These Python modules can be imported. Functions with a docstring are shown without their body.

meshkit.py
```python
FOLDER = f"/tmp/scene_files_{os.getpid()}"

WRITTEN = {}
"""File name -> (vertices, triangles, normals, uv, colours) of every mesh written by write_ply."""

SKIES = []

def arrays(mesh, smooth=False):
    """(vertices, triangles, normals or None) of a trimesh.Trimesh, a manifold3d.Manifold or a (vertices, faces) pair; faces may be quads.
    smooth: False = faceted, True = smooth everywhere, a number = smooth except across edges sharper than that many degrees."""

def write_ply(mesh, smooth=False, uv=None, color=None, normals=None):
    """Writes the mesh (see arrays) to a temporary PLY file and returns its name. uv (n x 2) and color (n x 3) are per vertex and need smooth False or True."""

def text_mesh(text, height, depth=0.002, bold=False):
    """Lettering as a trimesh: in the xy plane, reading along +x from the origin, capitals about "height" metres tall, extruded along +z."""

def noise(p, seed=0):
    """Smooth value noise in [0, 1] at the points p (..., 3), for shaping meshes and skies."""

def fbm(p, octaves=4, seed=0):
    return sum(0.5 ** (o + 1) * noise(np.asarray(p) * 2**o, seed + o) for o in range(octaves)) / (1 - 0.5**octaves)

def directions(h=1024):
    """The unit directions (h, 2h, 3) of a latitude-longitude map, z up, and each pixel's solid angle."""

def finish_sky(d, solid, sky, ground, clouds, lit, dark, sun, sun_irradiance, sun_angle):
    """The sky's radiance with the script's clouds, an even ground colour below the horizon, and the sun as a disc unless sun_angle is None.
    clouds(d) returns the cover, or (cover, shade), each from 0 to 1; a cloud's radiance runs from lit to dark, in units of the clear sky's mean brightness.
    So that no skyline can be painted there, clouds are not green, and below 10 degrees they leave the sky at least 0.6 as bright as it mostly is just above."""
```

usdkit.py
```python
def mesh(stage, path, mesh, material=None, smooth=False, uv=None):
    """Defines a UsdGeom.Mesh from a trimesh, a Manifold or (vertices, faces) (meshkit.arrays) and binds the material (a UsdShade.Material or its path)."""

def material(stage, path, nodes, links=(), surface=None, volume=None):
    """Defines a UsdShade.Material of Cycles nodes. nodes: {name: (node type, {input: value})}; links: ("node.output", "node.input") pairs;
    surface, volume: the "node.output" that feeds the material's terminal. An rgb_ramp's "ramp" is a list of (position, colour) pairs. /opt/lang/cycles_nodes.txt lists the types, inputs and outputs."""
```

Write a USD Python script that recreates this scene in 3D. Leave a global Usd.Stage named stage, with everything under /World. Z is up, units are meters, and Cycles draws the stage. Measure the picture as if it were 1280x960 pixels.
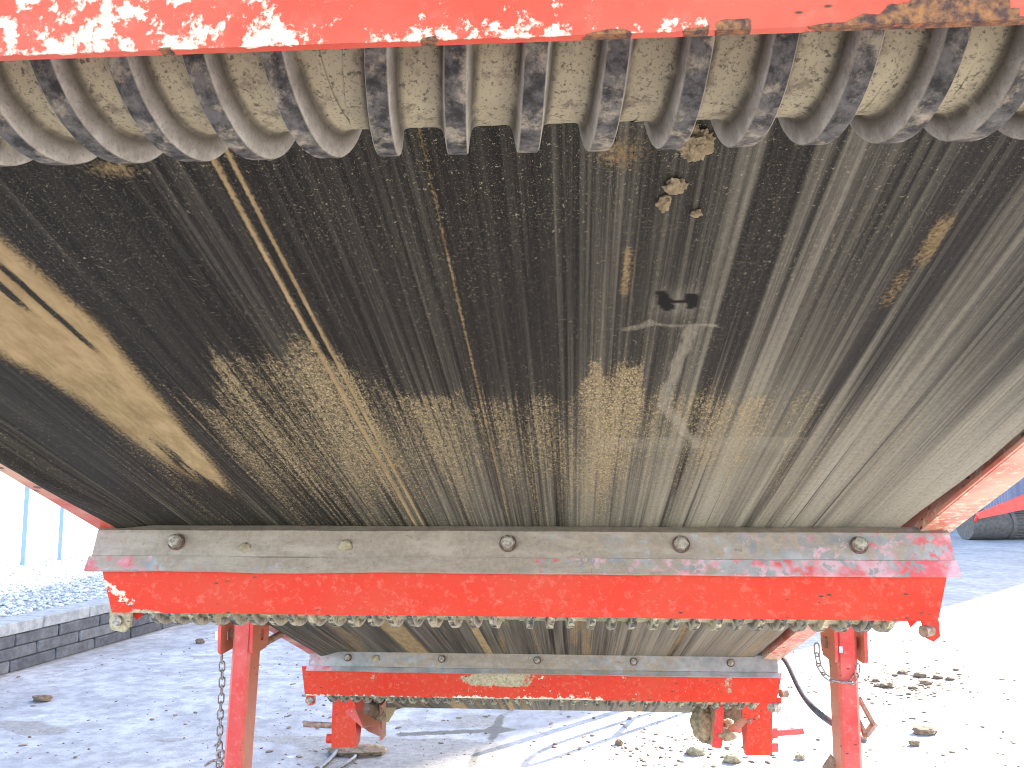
import math, random
import numpy as np, trimesh
from pxr import Usd, UsdGeom, UsdLux, UsdShade, Sdf, Gf, Vt
import usdkit
from meshkit import noise, fbm

stage = Usd.Stage.CreateInMemory()
UsdGeom.SetStageUpAxis(stage, UsdGeom.Tokens.z); UsdGeom.SetStageMetersPerUnit(stage, 1.0)
UsdGeom.Xform.Define(stage, '/World'); UsdGeom.Scope.Define(stage, '/World/Looks')
rng = np.random.default_rng(7)

# ------------------------------------------------------------------ camera, sky, sun, exposure
F, PITCH, YAW, HC = 1087.2, math.radians(6.5), math.radians(4.0038), 1.6
EXPOSURE = 2.95
SUN_EL, SUN_AZ, SUN_I, SKY = math.radians(30), math.radians(40), 1.1, 0.13
cp, sp, cw, sw = math.cos(PITCH), math.sin(PITCH), math.cos(YAW), math.sin(YAW)
FWD = np.array([-sw * cp, cw * cp, sp]); RGT = np.array([cw, sw, 0.0]); UPV = np.cross(RGT, FWD); EYE = np.array([0, 0, HC])
cam = UsdGeom.Camera.Define(stage, '/World/camera')
m = Gf.Matrix4d(*RGT, 0, *UPV, 0, *(-FWD), 0, *EYE, 1)
cam.AddTransformOp().Set(m)
cam.CreateHorizontalApertureAttr(36.0); cam.CreateVerticalApertureAttr(27.0)
cam.CreateFocalLengthAttr(36.0 * F / 1280); cam.CreateClippingRangeAttr(Gf.Vec2f(0.02, 2000))
cam.CreateExposureAttr(EXPOSURE)
SUN = np.array([math.cos(SUN_EL) * math.sin(SUN_AZ), math.cos(SUN_EL) * math.cos(SUN_AZ), math.sin(SUN_EL)])
dome = UsdLux.DomeLight.Define(stage, '/World/sky')
usdkit.material(stage, '/World/Looks/sky', {
    's': ('sky_texture', {'sky_type': 'single_scattering', 'sun_disc': False, 'sun_elevation': SUN_EL, 'sun_rotation': SUN_AZ, 'aerosol_density': 1.6}),
    'b': ('background_shader', {'strength': SKY})}, [('s.color', 'b.color')], surface='b.background')
UsdShade.MaterialBindingAPI.Apply(dome.GetPrim()).Bind(UsdShade.Material.Get(stage, '/World/Looks/sky'))
dome.GetPrim().SetCustomDataByKey('kind', 'structure')
sun = UsdLux.DistantLight.Define(stage, '/World/sun')
sun.CreateIntensityAttr(SUN_I); sun.CreateAngleAttr(0.53); sun.CreateColorAttr(Gf.Vec3f(1.0, 0.93, 0.82))
sun.CreateNormalizeAttr(True)
zx = np.cross([0, 0, 1.0], SUN); zx /= np.linalg.norm(zx); zy = np.cross(SUN, zx)
sun.AddTransformOp().Set(Gf.Matrix4d(*zx, 0, *zy, 0, *SUN, 0, 0, 0, 30, 1))

# ------------------------------------------------------------------ helpers
def at(px, py, Y):
    """The point at forward distance Y on the sight line through a place in the photograph."""
    d = (px - 640) / F * RGT - (py - 480) / F * UPV + FWD
    return EYE + d * (Y / d[1])
def ground_at(px, py, z=0.0):
    d = (px - 640) / F * RGT - (py - 480) / F * UPV + FWD
    return EYE + d * ((z - HC) / d[2])
used = {}
def numbered(path):
    k = used.get(path, 0); used[path] = k + 1
    return path if k == 0 else f'{path}_{k:03d}'
def tag(p, label=None, cat=None, group=None, kind=None):
    for k, v in (('label', label), ('category', cat), ('group', group), ('kind', kind)):
        if v: p.SetCustomDataByKey(k, v)
    return p
def thing(name, label, cat, loc=(0, 0, 0), group=None):
    x = UsdGeom.Xform.Define(stage, numbered('/World/' + name)); x.AddTranslateOp().Set(Gf.Vec3d(*map(float, loc)))
    return tag(x.GetPrim(), label, cat, group)
def obj(name, mesh, mat, parent=None, smooth=False, attrs=None, label=None, mtx=None, off=None):
    path = numbered((str(parent.GetPath()) if parent else '/World') + '/' + name)
    if off is not None:
        if isinstance(mesh, tuple): mesh = (np.asarray(mesh[0]) - off, mesh[1])
        else: mesh = mesh.copy(); mesh.apply_translation(-np.asarray(off))
    if not isinstance(mesh, tuple): mesh = (np.array(mesh.vertices), np.array(mesh.faces))
    nv = int(np.max(mesh[1])) + 1                                              # drop unused trailing points
    if nv < len(mesh[0]): mesh = (mesh[0][:nv], mesh[1]); attrs = {k: np.asarray(v)[:nv] for k, v in (attrs or {}).items()}
    g = usdkit.mesh(stage, path, mesh, M[mat] if isinstance(mat, str) else mat, smooth)
    api = UsdGeom.PrimvarsAPI(g)
    for k, v in (attrs or {}).items():
        api.CreatePrimvar(k, Sdf.ValueTypeNames.FloatArray, 'vertex').Set(Vt.FloatArray.FromNumpy(np.asarray(v, np.float32)))
    if mtx is not None: g.AddTransformOp().Set(mtx)
    if label: g.GetPrim().SetCustomDataByKey('label', label)
    return g.GetPrim()
def box(x0, x1, y0, y1, z0, z1, bev=0.0):
    if bev <= 0:
        b = trimesh.creation.box((x1 - x0, y1 - y0, z1 - z0)); b.apply_translation(((x0 + x1) / 2, (y0 + y1) / 2, (z0 + z1) / 2)); return b
    P = []
    for sx in (0, 1):
        for sy in (0, 1):
            for sz in (0, 1):
                c = np.array([(x0, x1)[sx], (y0, y1)[sy], (z0, z1)[sz]], float); s = np.array([1 - 2 * sx, 1 - 2 * sy, 1 - 2 * sz]) * bev
                P += [c + s * [0, 1, 1], c + s * [1, 0, 1], c + s * [1, 1, 0]]
    return trimesh.convex.convex_hull(np.array(P))
def join(*ms): return trimesh.util.concatenate([x for x in ms])
def tube(pts, r, n=10, close=False):
    pts = np.asarray(pts, float); T = np.gradient(pts, axis=0)
    if close: T = np.roll(pts, -1, 0) - np.roll(pts, 1, 0)
    T /= np.linalg.norm(T, axis=1, keepdims=True)
    a = np.array([0, 0, 1.0]) if abs(T[0][2]) < .9 else np.array([1.0, 0, 0])
    V = []
    r = np.broadcast_to(r, len(pts))
    for p, t, rr in zip(pts, T, r):
        a = a - t * (a @ t); a /= np.linalg.norm(a); b = np.cross(t, a)
        for k in range(n):
            q = 2 * math.pi * k / n; V.append(p + rr * (math.cos(q) * a + math.sin(q) * b))
    Fq = []
    N = len(pts)
    for i in range(N if close else N - 1):
        for k in range(n):
            j = (i + 1) % N
            Fq.append([i * n + k, i * n + (k + 1) % n, j * n + (k + 1) % n, j * n + k])
    V = np.array(V); Fq = np.array(Fq); f = np.vstack([Fq[:, [0, 1, 2]], Fq[:, [0, 2, 3]]])
    if not close:
        c0, c1 = len(V), len(V) + 1; V = np.vstack([V, pts[0], pts[-1]])
        f = np.vstack([f, [[c0, (k + 1) % n, k] for k in range(n)], [[c1, (N - 1) * n + k, (N - 1) * n + (k + 1) % n] for k in range(n)]])
    return trimesh.Trimesh(V, f, process=False)
def spline(P, n=40):
    P = np.asarray(P, float); from_t = np.linspace(0, len(P) - 1, n); out = []
    for t in from_t:
        i = min(int(t), len(P) - 2); u = t - i
        p0, p1, p2, p3 = P[max(i - 1, 0)], P[i], P[i + 1], P[min(i + 2, len(P) - 1)]
        out.append(.5 * (2 * p1 + (p2 - p0) * u + (2 * p0 - 5 * p1 + 4 * p2 - p3) * u * u + (3 * p1 - p0 - 3 * p2 + p3) * u ** 3))
    return np.array(out)
def cyl(p0, p1, r, n=20):
    return trimesh.creation.cylinder(radius=r, segment=np.array([p0, p1], float), sections=n)
def grid(us, vs, fn):
    U, Vv = np.meshgrid(us, vs, indexing='ij'); P = fn(U, Vv).reshape(-1, 3); n = len(vs)
    i, j = np.meshgrid(np.arange(len(us) - 1), np.arange(n - 1), indexing='ij'); a = (i * n + j).ravel()
    return P, np.vstack([np.stack([a, a + n, a + n + 1], 1), np.stack([a, a + n + 1, a + 1], 1)])
def sweep(profile, xs, disp=None, caps=True, sub=1):
    """A closed outline (y, z) swept along x; every side is its own strip so that folds stay crisp."""
    prof = np.asarray(profile, float); Vs, Fs, o = [], [], 0
    xs = np.asarray(xs, float)
    for k in range(len(prof)):
        a, b = prof[k], prof[(k + 1) % len(prof)]
        ts = np.linspace(0, 1, max(2, int(sub[k]) + 1 if np.ndim(sub) else int(sub) + 1))
        P, f = grid(xs, ts, lambda U, T: np.stack([U, a[0] + (b[0] - a[0]) * T, a[1] + (b[1] - a[1]) * T], -1))
        Vs.append(P); Fs.append(f + o); o += len(P)
    if caps:
        from shapely.geometry import Polygon
        v2, f2 = trimesh.creation.triangulate_polygon(Polygon(prof), engine='earcut')
        for xe, flip in ((xs[0], 1), (xs[-1], 0)):
            Vs.append(np.column_stack([np.full(len(v2), xe), v2])); Fs.append((f2[:, ::-1] if flip else f2) + o); o += len(v2)
    V, f = np.vstack(Vs), np.vstack(Fs)
    if disp is not None: V = disp(V)
    return V, f
def lump(size, seed, sub=3, amp=.35):
    s = trimesh.creation.icosphere(subdivisions=sub); v = s.vertices
    s.vertices = v * (1 + amp * (fbm(v * 1.7 + seed * 3.1, 4, seed) - .5)[:, None] * 2) * np.asarray(size) / 2
    return s
def smoothstep(a, b, x):
    t = np.clip((np.asarray(x, float) - a) / (b - a), 0, 1); return t * t * (3 - 2 * t)
def n2(a, b, seed=0, o=4):
    a, b = np.broadcast_arrays(np.asarray(a, float), np.asarray(b, float)); return fbm(np.stack([a, b, np.zeros_like(a)], -1), o, seed)

# ------------------------------------------------------------------ materials
class Ref:
    def __init__(s, m, n, o): s.m, s.n, s.o = m, n, o
class Mat:
    def __init__(s, name): s.name, s.nodes, s.links = name, {}, []
    def __call__(s, kind, out, **kw):
        n = f'{kind}_{len(s.nodes)}'; plain = {}
        for k, v in kw.items():
            if isinstance(v, Ref): s.links.append((f'{v.n}.{v.o}', f'{n}.{k}'))
            else: plain[k] = v
        s.nodes[n] = (kind, plain); return Ref(s, n, out)
    def obj(s, scale=(1, 1, 1)): return s('mapping', 'vector', vector=s('texture_coordinate', 'object'), scale=scale)
    def pos(s, scale=(1, 1, 1)): return s('mapping', 'vector', vector=s('geometry', 'position'), scale=scale)
    def noise(s, vec, scale=1.0, detail=4.0, rough=.55, dist=0.0): return s('noise_texture', 'fac', vector=vec, scale=scale, detail=detail, roughness=rough, distortion=dist)
    def math(s, op, a, b=0.5): return s('math', 'value', math_type=op, value1=a, value2=b)
    def rng(s, v, a, b, lo=0.0, hi=1.0): return s('map_range', 'result', range_type='smoothstep', value=v, from_min=a, from_max=b, to_min=lo, to_max=hi, clamp=True)
    def mixc(s, fac, a, b, mode='mix'): return s('mix_color', 'result', blend_type=mode, fac=fac, a=a, b=b)
    def attr(s, name): return s('attribute', 'fac', attribute=name)
    def bump(s, h, strength=.5, dist=.005): return s('bump', 'normal', height=h, strength=strength, distance=dist)
    def done(s, color, rough=.6, normal=None, **kw):
        if normal is not None: kw['normal'] = normal
        b = s('principled_bsdf', 'BSDF', base_color=color, roughness=rough, **kw)
        M[s.name] = usdkit.material(stage, '/World/Looks/' + s.name, s.nodes, s.links, surface=f'{b.n}.BSDF'); return M[s.name]
M = {}
def masked(t, attr, amp, scale, vec, lo=.46, hi=.54, detail=5.0):
    """attribute plus noise, sharpened: ragged-edged patches where the attribute is high."""
    n = t.math('multiply', t.math('subtract', t.noise(vec, scale, detail, .62), .5), amp)
    return t.rng(t.math('add', t.attr(attr), n), lo, hi)

def paint_material(name, red, dull, speck=.5, cs=62, side=0.0):
    """red machine paint; attributes chip (pale primer), rust, mud are amounts over the piece"""
    t = Mat(name); v = t.obj()
    base = t.mixc(t.rng(t.noise(v, 6, 5), .3, .7), red, dull)
    base = t.mixc(t.math('multiply', t.rng(t.noise(v, 55, 6, .7), .52, .66), .22 * speck), base, (.62, .38, .28))
    scr = t.rng(t.noise(t.obj((30, 30, 160)), 1, 5, .7, 1.5), .64, .68)
    base = t.mixc(t.math('multiply', scr, .4 * speck), base, (.62, .36, .27))
    if side:                                                                   # clay dust rubbed into the flanks of the legs
        nx = t.math('absolute', t('separate_xyz', 'x', vector=t('geometry', 'true_normal')))
        base = t.mixc(t.math('multiply', t.rng(nx, .6, .9), t.rng(t.noise(v, 18, 6, .7), .25, .7, side * .6, side)), base, (.37, .165, .082))
    chip = masked(t, 'chip', 1.9, cs, v, .42, .58, 8.0)
    chipc = t.mixc(t.rng(t.noise(v, 130, 5, .7), .35, .65), (.46, .32, .22), (.64, .55, .42))
    c = t.mixc(chip, base, chipc)
    rust = masked(t, 'rust', 1.2, 45, v)
    rc = t.mixc(t.rng(t.noise(v, 140, 5, .7), .35, .68), (.055, .032, .03), (.30, .13, .05))
    c = t.mixc(rust, c, rc)
    mud = masked(t, 'mud', 1.1, 60, v, .42, .58)
    mc = t.mixc(t.rng(t.noise(v, 110, 5, .7), .3, .7), (.22, .165, .095), (.42, .34, .22))
    c = t.mixc(mud, c, mc)
    dots = t.rng(t('voronoi_texture', 'distance', vector=t.obj((30, 30, 75)), scale=1.0), .40 * speck, .26 * speck)
    c = t.mixc(t.math('multiply', dots, t.rng(t.noise(v, 9, 2), .48, .6)), c, (.07, .035, .02))
    rough = t.math('add', t.math('multiply', t.math('maximum', t.math('maximum', rust, mud), chip), .4), .42)
    h = t.math('add', t.math('multiply', mud, .8), t.math('add', t.math('multiply', t.noise(v, 160, 4), .25), t.math('multiply', rust, t.noise(v, 220, 3))))
    h = t.math('subtract', h, t.math('multiply', chip, .25))
    t.done(c, rough, t.bump(h, .55, .0025), specular_ior_level=.25)
paint_material('red_paint', (.49, .023, .0065), (.46, .038, .014))
paint_material('faded_red_paint', (.50, .056, .027), (.52, .095, .055), .3, 130)
paint_material('leg_paint', (.47, .028, .022), (.50, .085, .07), .6, 62, .8)
paint_material('rail_paint', (.46, .06, .033), (.56, .32, .21), .7)

t = Mat('lip_steel'); v = t.obj()
st = t.mixc(t.rng(t.noise(v, 14, 6, .65), .3, .7), (.17, .155, .148), (.30, .275, .26))
st = t.mixc(t.rng(t.noise(t.obj((12, 40, 40)), 1, 6, .7), .56, .68), st, (.30, .17, .17))
red = masked(t, 'chip', 1.6, 55, v, .42, .58, 6.0)
st = t.mixc(red, st, t.mixc(t.rng(t.noise(v, 13, 4), .40, .58), (.46, .07, .07), (.46, .27, .28)))
mud = masked(t, 'mud', 1.1, 35, v, .38, .62)
mc = t.mixc(t.rng(t.noise(v, 70, 6, .7), .3, .7), (.20, .145, .105), (.275, .205, .15))
mc = t.mixc(t.math('multiply', t.rng(t.noise(t.obj((9, 30, 30)), 1, 6, .7), .45, .65), .6), mc, (.335, .262, .20))
mc = t.mixc(t.math('multiply', t.rng(t.noise(v, 48, 7, .75, 1.0), .60, .66), .7), mc, (.12, .085, .055))
st = t.mixc(mud, st, mc)
pit = masked(t, 'rust', 1.0, 90, v, .47, .53)
st = t.mixc(pit, st, (.09, .04, .03))
ck = t.rng(t.noise(v, 32, 7, .72, 2.0), .45, .55)
h = t.math('add', t.math('multiply', mud, t.math('add', t.math('multiply', ck, .3), t.noise(v, 60, 6, .7))), t.math('multiply', t.noise(v, 200, 4), .2))
t.done(st, .62, t.bump(h, .32, .003), metallic=0.0)

t = Mat('belt_rubber'); tc = t('texture_coordinate', 'object')
s1 = t.noise(t.obj((30, .45, 0)), 1, 5, .6); s2 = t.noise(t.obj((150, 1.0, 0)), 1, 5, .62); s3 = t.noise(t.obj((9, .22, 0)), 1, 3, .5)
blot = t.noise(t.obj((5, 4, 0)), 1, 4)
c = t.mixc(t.rng(s2, .32, .68), (.0065, .0060, .0048), (.0235, .0205, .016))
dust_amt = t.math('add', t.attr('dust'), t.math('add', t.math('multiply', t.math('subtract', s1, .5), .78), t.math('multiply', t.math('subtract', s2, .5), .95)))
dust_amt = t.math('add', dust_amt, t.math('multiply', t.math('subtract', s3, .5), .55))
dust_amt = t.math('multiply', t.rng(dust_amt, -.05, 1.05), t.rng(t.noise(t.obj((160, 90, 0)), 1, 4, .7), .1, .62, .45, 1.0))
c = t.mixc(dust_amt, c, (.265, .24, .18))
groove = t.math('multiply', t.rng(t.noise(t.obj((95, .28, 3)), 1, 3, .6), .62, .7), .75)
c = t.mixc(groove, c, (.014, .013, .012))
fl = t.math('multiply', t.rng(t.noise(t.obj((330, 300, 0)), 1, 2, .6, 1.6), .635, .70), t.rng(blot, .35, .6, .35, 1.0))
c = t.mixc(t.math('multiply', fl, t.attr('fleck')), c, (.33, .28, .17))
fine = t.rng(t.noise(t.obj((700, 700, 0)), 1, 2, .6), .57, .68)
c = t.mixc(t.math('multiply', fine, t.math('multiply', t.attr('fleck'), .26)), c, (.23, .20, .13))
crn = t.noise(t.obj((210, 120, 0)), 1, 4, .65, 1.2)
ckl = t.rng(t('voronoi_texture', 'distance', vector=t('vector_math', 'vector', math_type='add', vector1=t.obj((200, 130, 0)), vector2=t('noise_texture', 'color', vector=t.obj((60, 60, 0)), scale=1.0, detail=3.0)), scale=1.0, feature='distance_to_edge'), .02, .15)
cr_mask = t.math('multiply', t.rng(t.math('add', t.attr('crackle'), t.math('add', t.math('multiply', t.math('subtract', crn, .5), 1.9), t.math('multiply', t.math('subtract', s2, .5), 1.5))), .34, .95), t.math('add', t.math('multiply', ckl, .6), .4))
crc = t.mixc(t.rng(crn, .35, .65), (.19, .145, .080), (.38, .295, .165))
c = t.mixc(cr_mask, c, crc)
mudm = t.rng(t.math('add', t.attr('mud'), t.math('add', t.math('multiply', t.math('subtract', s2, .5), .35), t.math('multiply', t.math('subtract', t.noise(t.obj((220, 160, 0)), 1, 6, .75), .5), 1.6))), .24, .80)
mdc = t.mixc(t.rng(t.noise(t.obj((40, 12, 0)), 1, 6, .7), .3, .7), (.245, .17, .08), (.375, .27, .14))
c = t.mixc(mudm, c, mdc)
film = t.math('multiply', t.rng(t.math('add', t.attr('film'), t.math('multiply', t.math('subtract', t.noise(t.obj((300, 60, 0)), 1, 4, .7), .5), .7)), .26, .9), .5)
c = t.mixc(film, c, (.34, .305, .225))
c = t.mixc(t.attr('tear'), c, (.003, .0025, .002))
h = t.math('add', t.math('multiply', mudm, 1.0), t.math('add', t.math('multiply', cr_mask, 1.0), t.math('add', t.math('multiply', fl, .25), t.math('multiply', s2, .35))))
t.done(c, t.math('add', t.math('multiply', t.math('maximum', mudm, cr_mask), .3), .62), t.bump(h, .6, .003), specular_ior_level=.12)

t = Mat('roller_rubber'); v = t.obj()
g = t.noise(v, 60, 6, .68); g2 = t.noise(v, 190, 4, .65); g3 = t.noise(v, 14, 4)
sh = t.mixc(t.rng(g3, .3, .7), (.31, .265, .175), (.43, .375, .245))
sh = t.mixc(t.rng(g, .50, .68), sh, (.20, .165, .115))
sh = t.mixc(t.math('multiply', t.rng(g2, .57, .66), .8), sh, (.07, .06, .045))
sh = t.mixc(t.math('multiply', t.rng(t.noise(v, 420, 3, .6), .56, .64), .55), sh, (.09, .077, .06))
side = t.mixc(t.rng(g, .35, .65), (.34, .31, .26), (.56, .52, .445))
side = t.mixc(t.math('multiply', t.rng(t.noise(v, 380, 3, .6), .55, .66), .35), side, (.12, .105, .09))
c = t.mixc(t.attr('side'), sh, side)
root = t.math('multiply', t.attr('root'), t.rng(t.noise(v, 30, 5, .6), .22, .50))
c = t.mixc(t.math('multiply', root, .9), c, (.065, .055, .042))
rimc = t.mixc(t.rng(t.noise(v, 80, 5, .7), .35, .65), (.028, .027, .026), (.115, .108, .098))
rimc = t.mixc(t.rng(t.noise(v, 38, 7, .75), .48, .66), rimc, (.30, .255, .185))
c = t.mixc(t.attr('rim'), c, rimc)
c = t.mixc(t.attr('seam'), c, (.03, .026, .02))
mud = masked(t, 'mud', 1.2, 45, v, .4, .6)
c = t.mixc(mud, c, t.mixc(t.rng(g2, .3, .7), (.30, .245, .15), (.52, .45, .30)))
h = t.math('add', t.math('multiply', g, .6), t.math('add', t.math('multiply', g2, .4), t.math('multiply', mud, .6)))
t.done(c, .72, t.bump(h, .5, .003), specular_ior_level=.14)

def simple(name, a, b, scale=20, rough=.6, amp=.5, dist=.003, lo=.3, hi=.7, **kw):
    t = Mat(name); v = t.obj(); n = t.noise(v, scale, 6, .65)
    t.done(t.mixc(t.rng(n, lo, hi), a, b), rough, t.bump(t.noise(v, scale * 3, 5, .65), amp, dist), **kw)
simple('bolt_steel', (.10, .07, .05), (.36, .30, .23), 120, .6, .6, .002)
simple('bolt_hole_ring', (.05, .03, .025), (.16, .08, .05), 90, .8)
simple('rusty_steel', (.12, .06, .04), (.32, .19, .12), 60, .75)
simple('galvanised_steel', (.30, .30, .31), (.50, .50, .50), 60, .4, metallic=.6)
simple('chain_steel', (.13, .075, .055), (.34, .28, .25), 150, .6, metallic=.2)
simple('dried_mud', (.15, .11, .065), (.36, .28, .17), 40, .95, .9, .008)
simple('dark_mud', (.095, .056, .032), (.21, .135, .08), 35, .95, .9, .01)
simple('pale_clay', (.27, .20, .11), (.47, .365, .21), 150, .95, 1.0, .006)
simple('black_hose', (.02, .02, .025), (.07, .07, .08), 60, .45)
simple('post_paint', (.12, .18, .245), (.15, .215, .29), 12, .5)
simple('zinc_primer', (.55, .44, .43), (.66, .55, .54), 40, .5)
simple('drum_steel', (.035, .026, .022), (.085, .066, .054), 12, .6)
simple('grain_wall', (.085, .08, .125), (.115, .108, .16), 3, .5)
simple('machine_red', (.62, .035, .02), (.56, .06, .04), 8, .45)
simple('weed_green', (.05, .10, .025), (.10, .17, .04), 40, .7)
simple('straw', (.30, .24, .12), (.45, .37, .2), 80, .8)
for k, (a, b) in enumerate((((.036, .036, .042), (.09, .09, .096)), ((.028, .028, .034), (.062, .062, .07)), ((.045, .045, .05), (.115, .113, .118)))):
    simple(f'wall_block_{k}', a, b, 9, .9, .9, .012)
simple('cap_block', (.15, .15, .155), (.27, .265, .26), 12, .9, .8, .006)
simple('mortar_shadow', (.025, .025, .03), (.05, .05, .055), 20, .95)
for k, (a, b) in enumerate((((.30, .29, .28), (.44, .43, .41)), ((.22, .22, .225), (.34, .335, .335)), ((.40, .38, .34), (.55, .53, .49)))):
    simple(f'gravel_stone_{k}', a, b, 40, .9)
simple('gravel_base', (.22, .215, .21), (.46, .45, .43), 55, .95, 1.0, .02)

t = Mat('yard_concrete'); v = t.pos()
n1 = t.noise(v, .9, 6, .6); n2_ = t.noise(v, 7, 6, .68); n3 = t.noise(v, 60, 4, .65)
c = t.mixc(t.rng(n1, .3, .7), (.215, .207, .214), (.345, .333, .336))
c = t.mixc(t.rng(n2_, .62, .38), c, t.mixc(.55, c, (.11, .10, .105)))
pale = t.rng(t.noise(t.pos((3.5, 6.5, 1)), 1, 6, .72, .8), .58, .68)
c = t.mixc(t.math('multiply', pale, .38), c, (.52, .52, .52))
c = t.mixc(t.math('multiply', t.rng(n3, .58, .68), .45), c, (.17, .15, .14))
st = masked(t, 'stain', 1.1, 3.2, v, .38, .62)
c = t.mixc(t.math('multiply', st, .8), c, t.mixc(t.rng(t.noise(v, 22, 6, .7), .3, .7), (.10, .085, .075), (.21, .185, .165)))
line = masked(t, 'crack', .5, 11, v, .42, .58)
c = t.mixc(line, c, (.07, .06, .052))
t.done(c, .85, t.bump(t.math('add', t.math('multiply', n3, .5), t.math('add', n2_, t.math('multiply', st, .5))), .6, .012))

# ------------------------------------------------------------------ ground, gravel, wall
xs = np.unique(np.concatenate([np.linspace(-220, -12, 14), np.linspace(-12, -6, 20), np.linspace(-6, 8, 190), np.linspace(8, 24, 24), np.linspace(24, 220, 12)]))
ys = np.unique(np.concatenate([np.linspace(-60, 3, 12), np.linspace(3, 11, 150), np.linspace(11, 30, 60), np.linspace(30, 320, 14)]))
V, f = grid(xs, ys, lambda U, W: np.stack([U, W, np.zeros_like(U)], -1))
def blob(V, x, y, rx, ry, rot=0.0):
    c, s = math.cos(rot), math.sin(rot); dx, dy = V[:, 0] - x, V[:, 1] - y
    return np.exp(-(((dx * c + dy * s) / rx) ** 2 + ((-dx * s + dy * c) / ry) ** 2))
stain = np.full(len(V), -.25)
for (px, py, rx, ry, a) in [(50, 915, .22, .10, .9), (10, 905, .25, .1, .7), (262, 820, .5, .25, .55), (240, 860, .3, .15, .55), (215, 925, .15, .06, .8), (400, 925, .7, .12, .8), (470, 950, .5, .2, .9),
                            (560, 930, .4, .1, .7), (540, 945, .9, .25, .7), (1130, 850, .9, .45, .5), (1010, 850, .4, .15, .5), (1160, 915, .35, .15, .6), (900, 950, .4, .15, .6), (600, 900, .3, .3, .7), (340, 850, .6, .3, .4), (1140, 855, .6, .3, .75), (1060, 845, .5, .12, .7), (850, 905, .25, .2, .7), (1215, 700, 4, 1.5, .45), (470, 905, .6, .25, .5), (120, 900, .8, .4, .25)]:
    g = ground_at(px, py); stain += (a + .22) * blob(V, g[0], g[1], rx, ry)
crack = np.zeros(len(V))
for a, b, w in [((590, 958), (627, 898), .05), ((627, 898), (652, 868), .05), ((500, 918), (640, 912), .07), ((255, 792), (330, 788), .02)]:
    A, B = ground_at(*a)[:2], ground_at(*b)[:2]; d = B - A; tt = np.clip(((V[:, :2] - A) @ d) / (d @ d), 0, 1)
    crack = np.maximum(crack, np.exp(-(np.linalg.norm(V[:, :2] - A - tt[:, None] * d, axis=1) / w) ** 2) * .75)
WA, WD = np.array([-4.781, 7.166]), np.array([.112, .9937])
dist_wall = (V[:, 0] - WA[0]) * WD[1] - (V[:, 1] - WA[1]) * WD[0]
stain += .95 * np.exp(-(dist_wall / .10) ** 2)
tag(obj('ground', (V, f), 'yard_concrete', attrs={'stain': stain, 'crack': crack}), kind='structure')
GZ = .405
def wall_pt(s, off=0.0, z=0.0): return np.array([WA[0] + WD[0] * s + WD[1] * -off, WA[1] + WD[1] * s + WD[0] * off, z])
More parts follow.
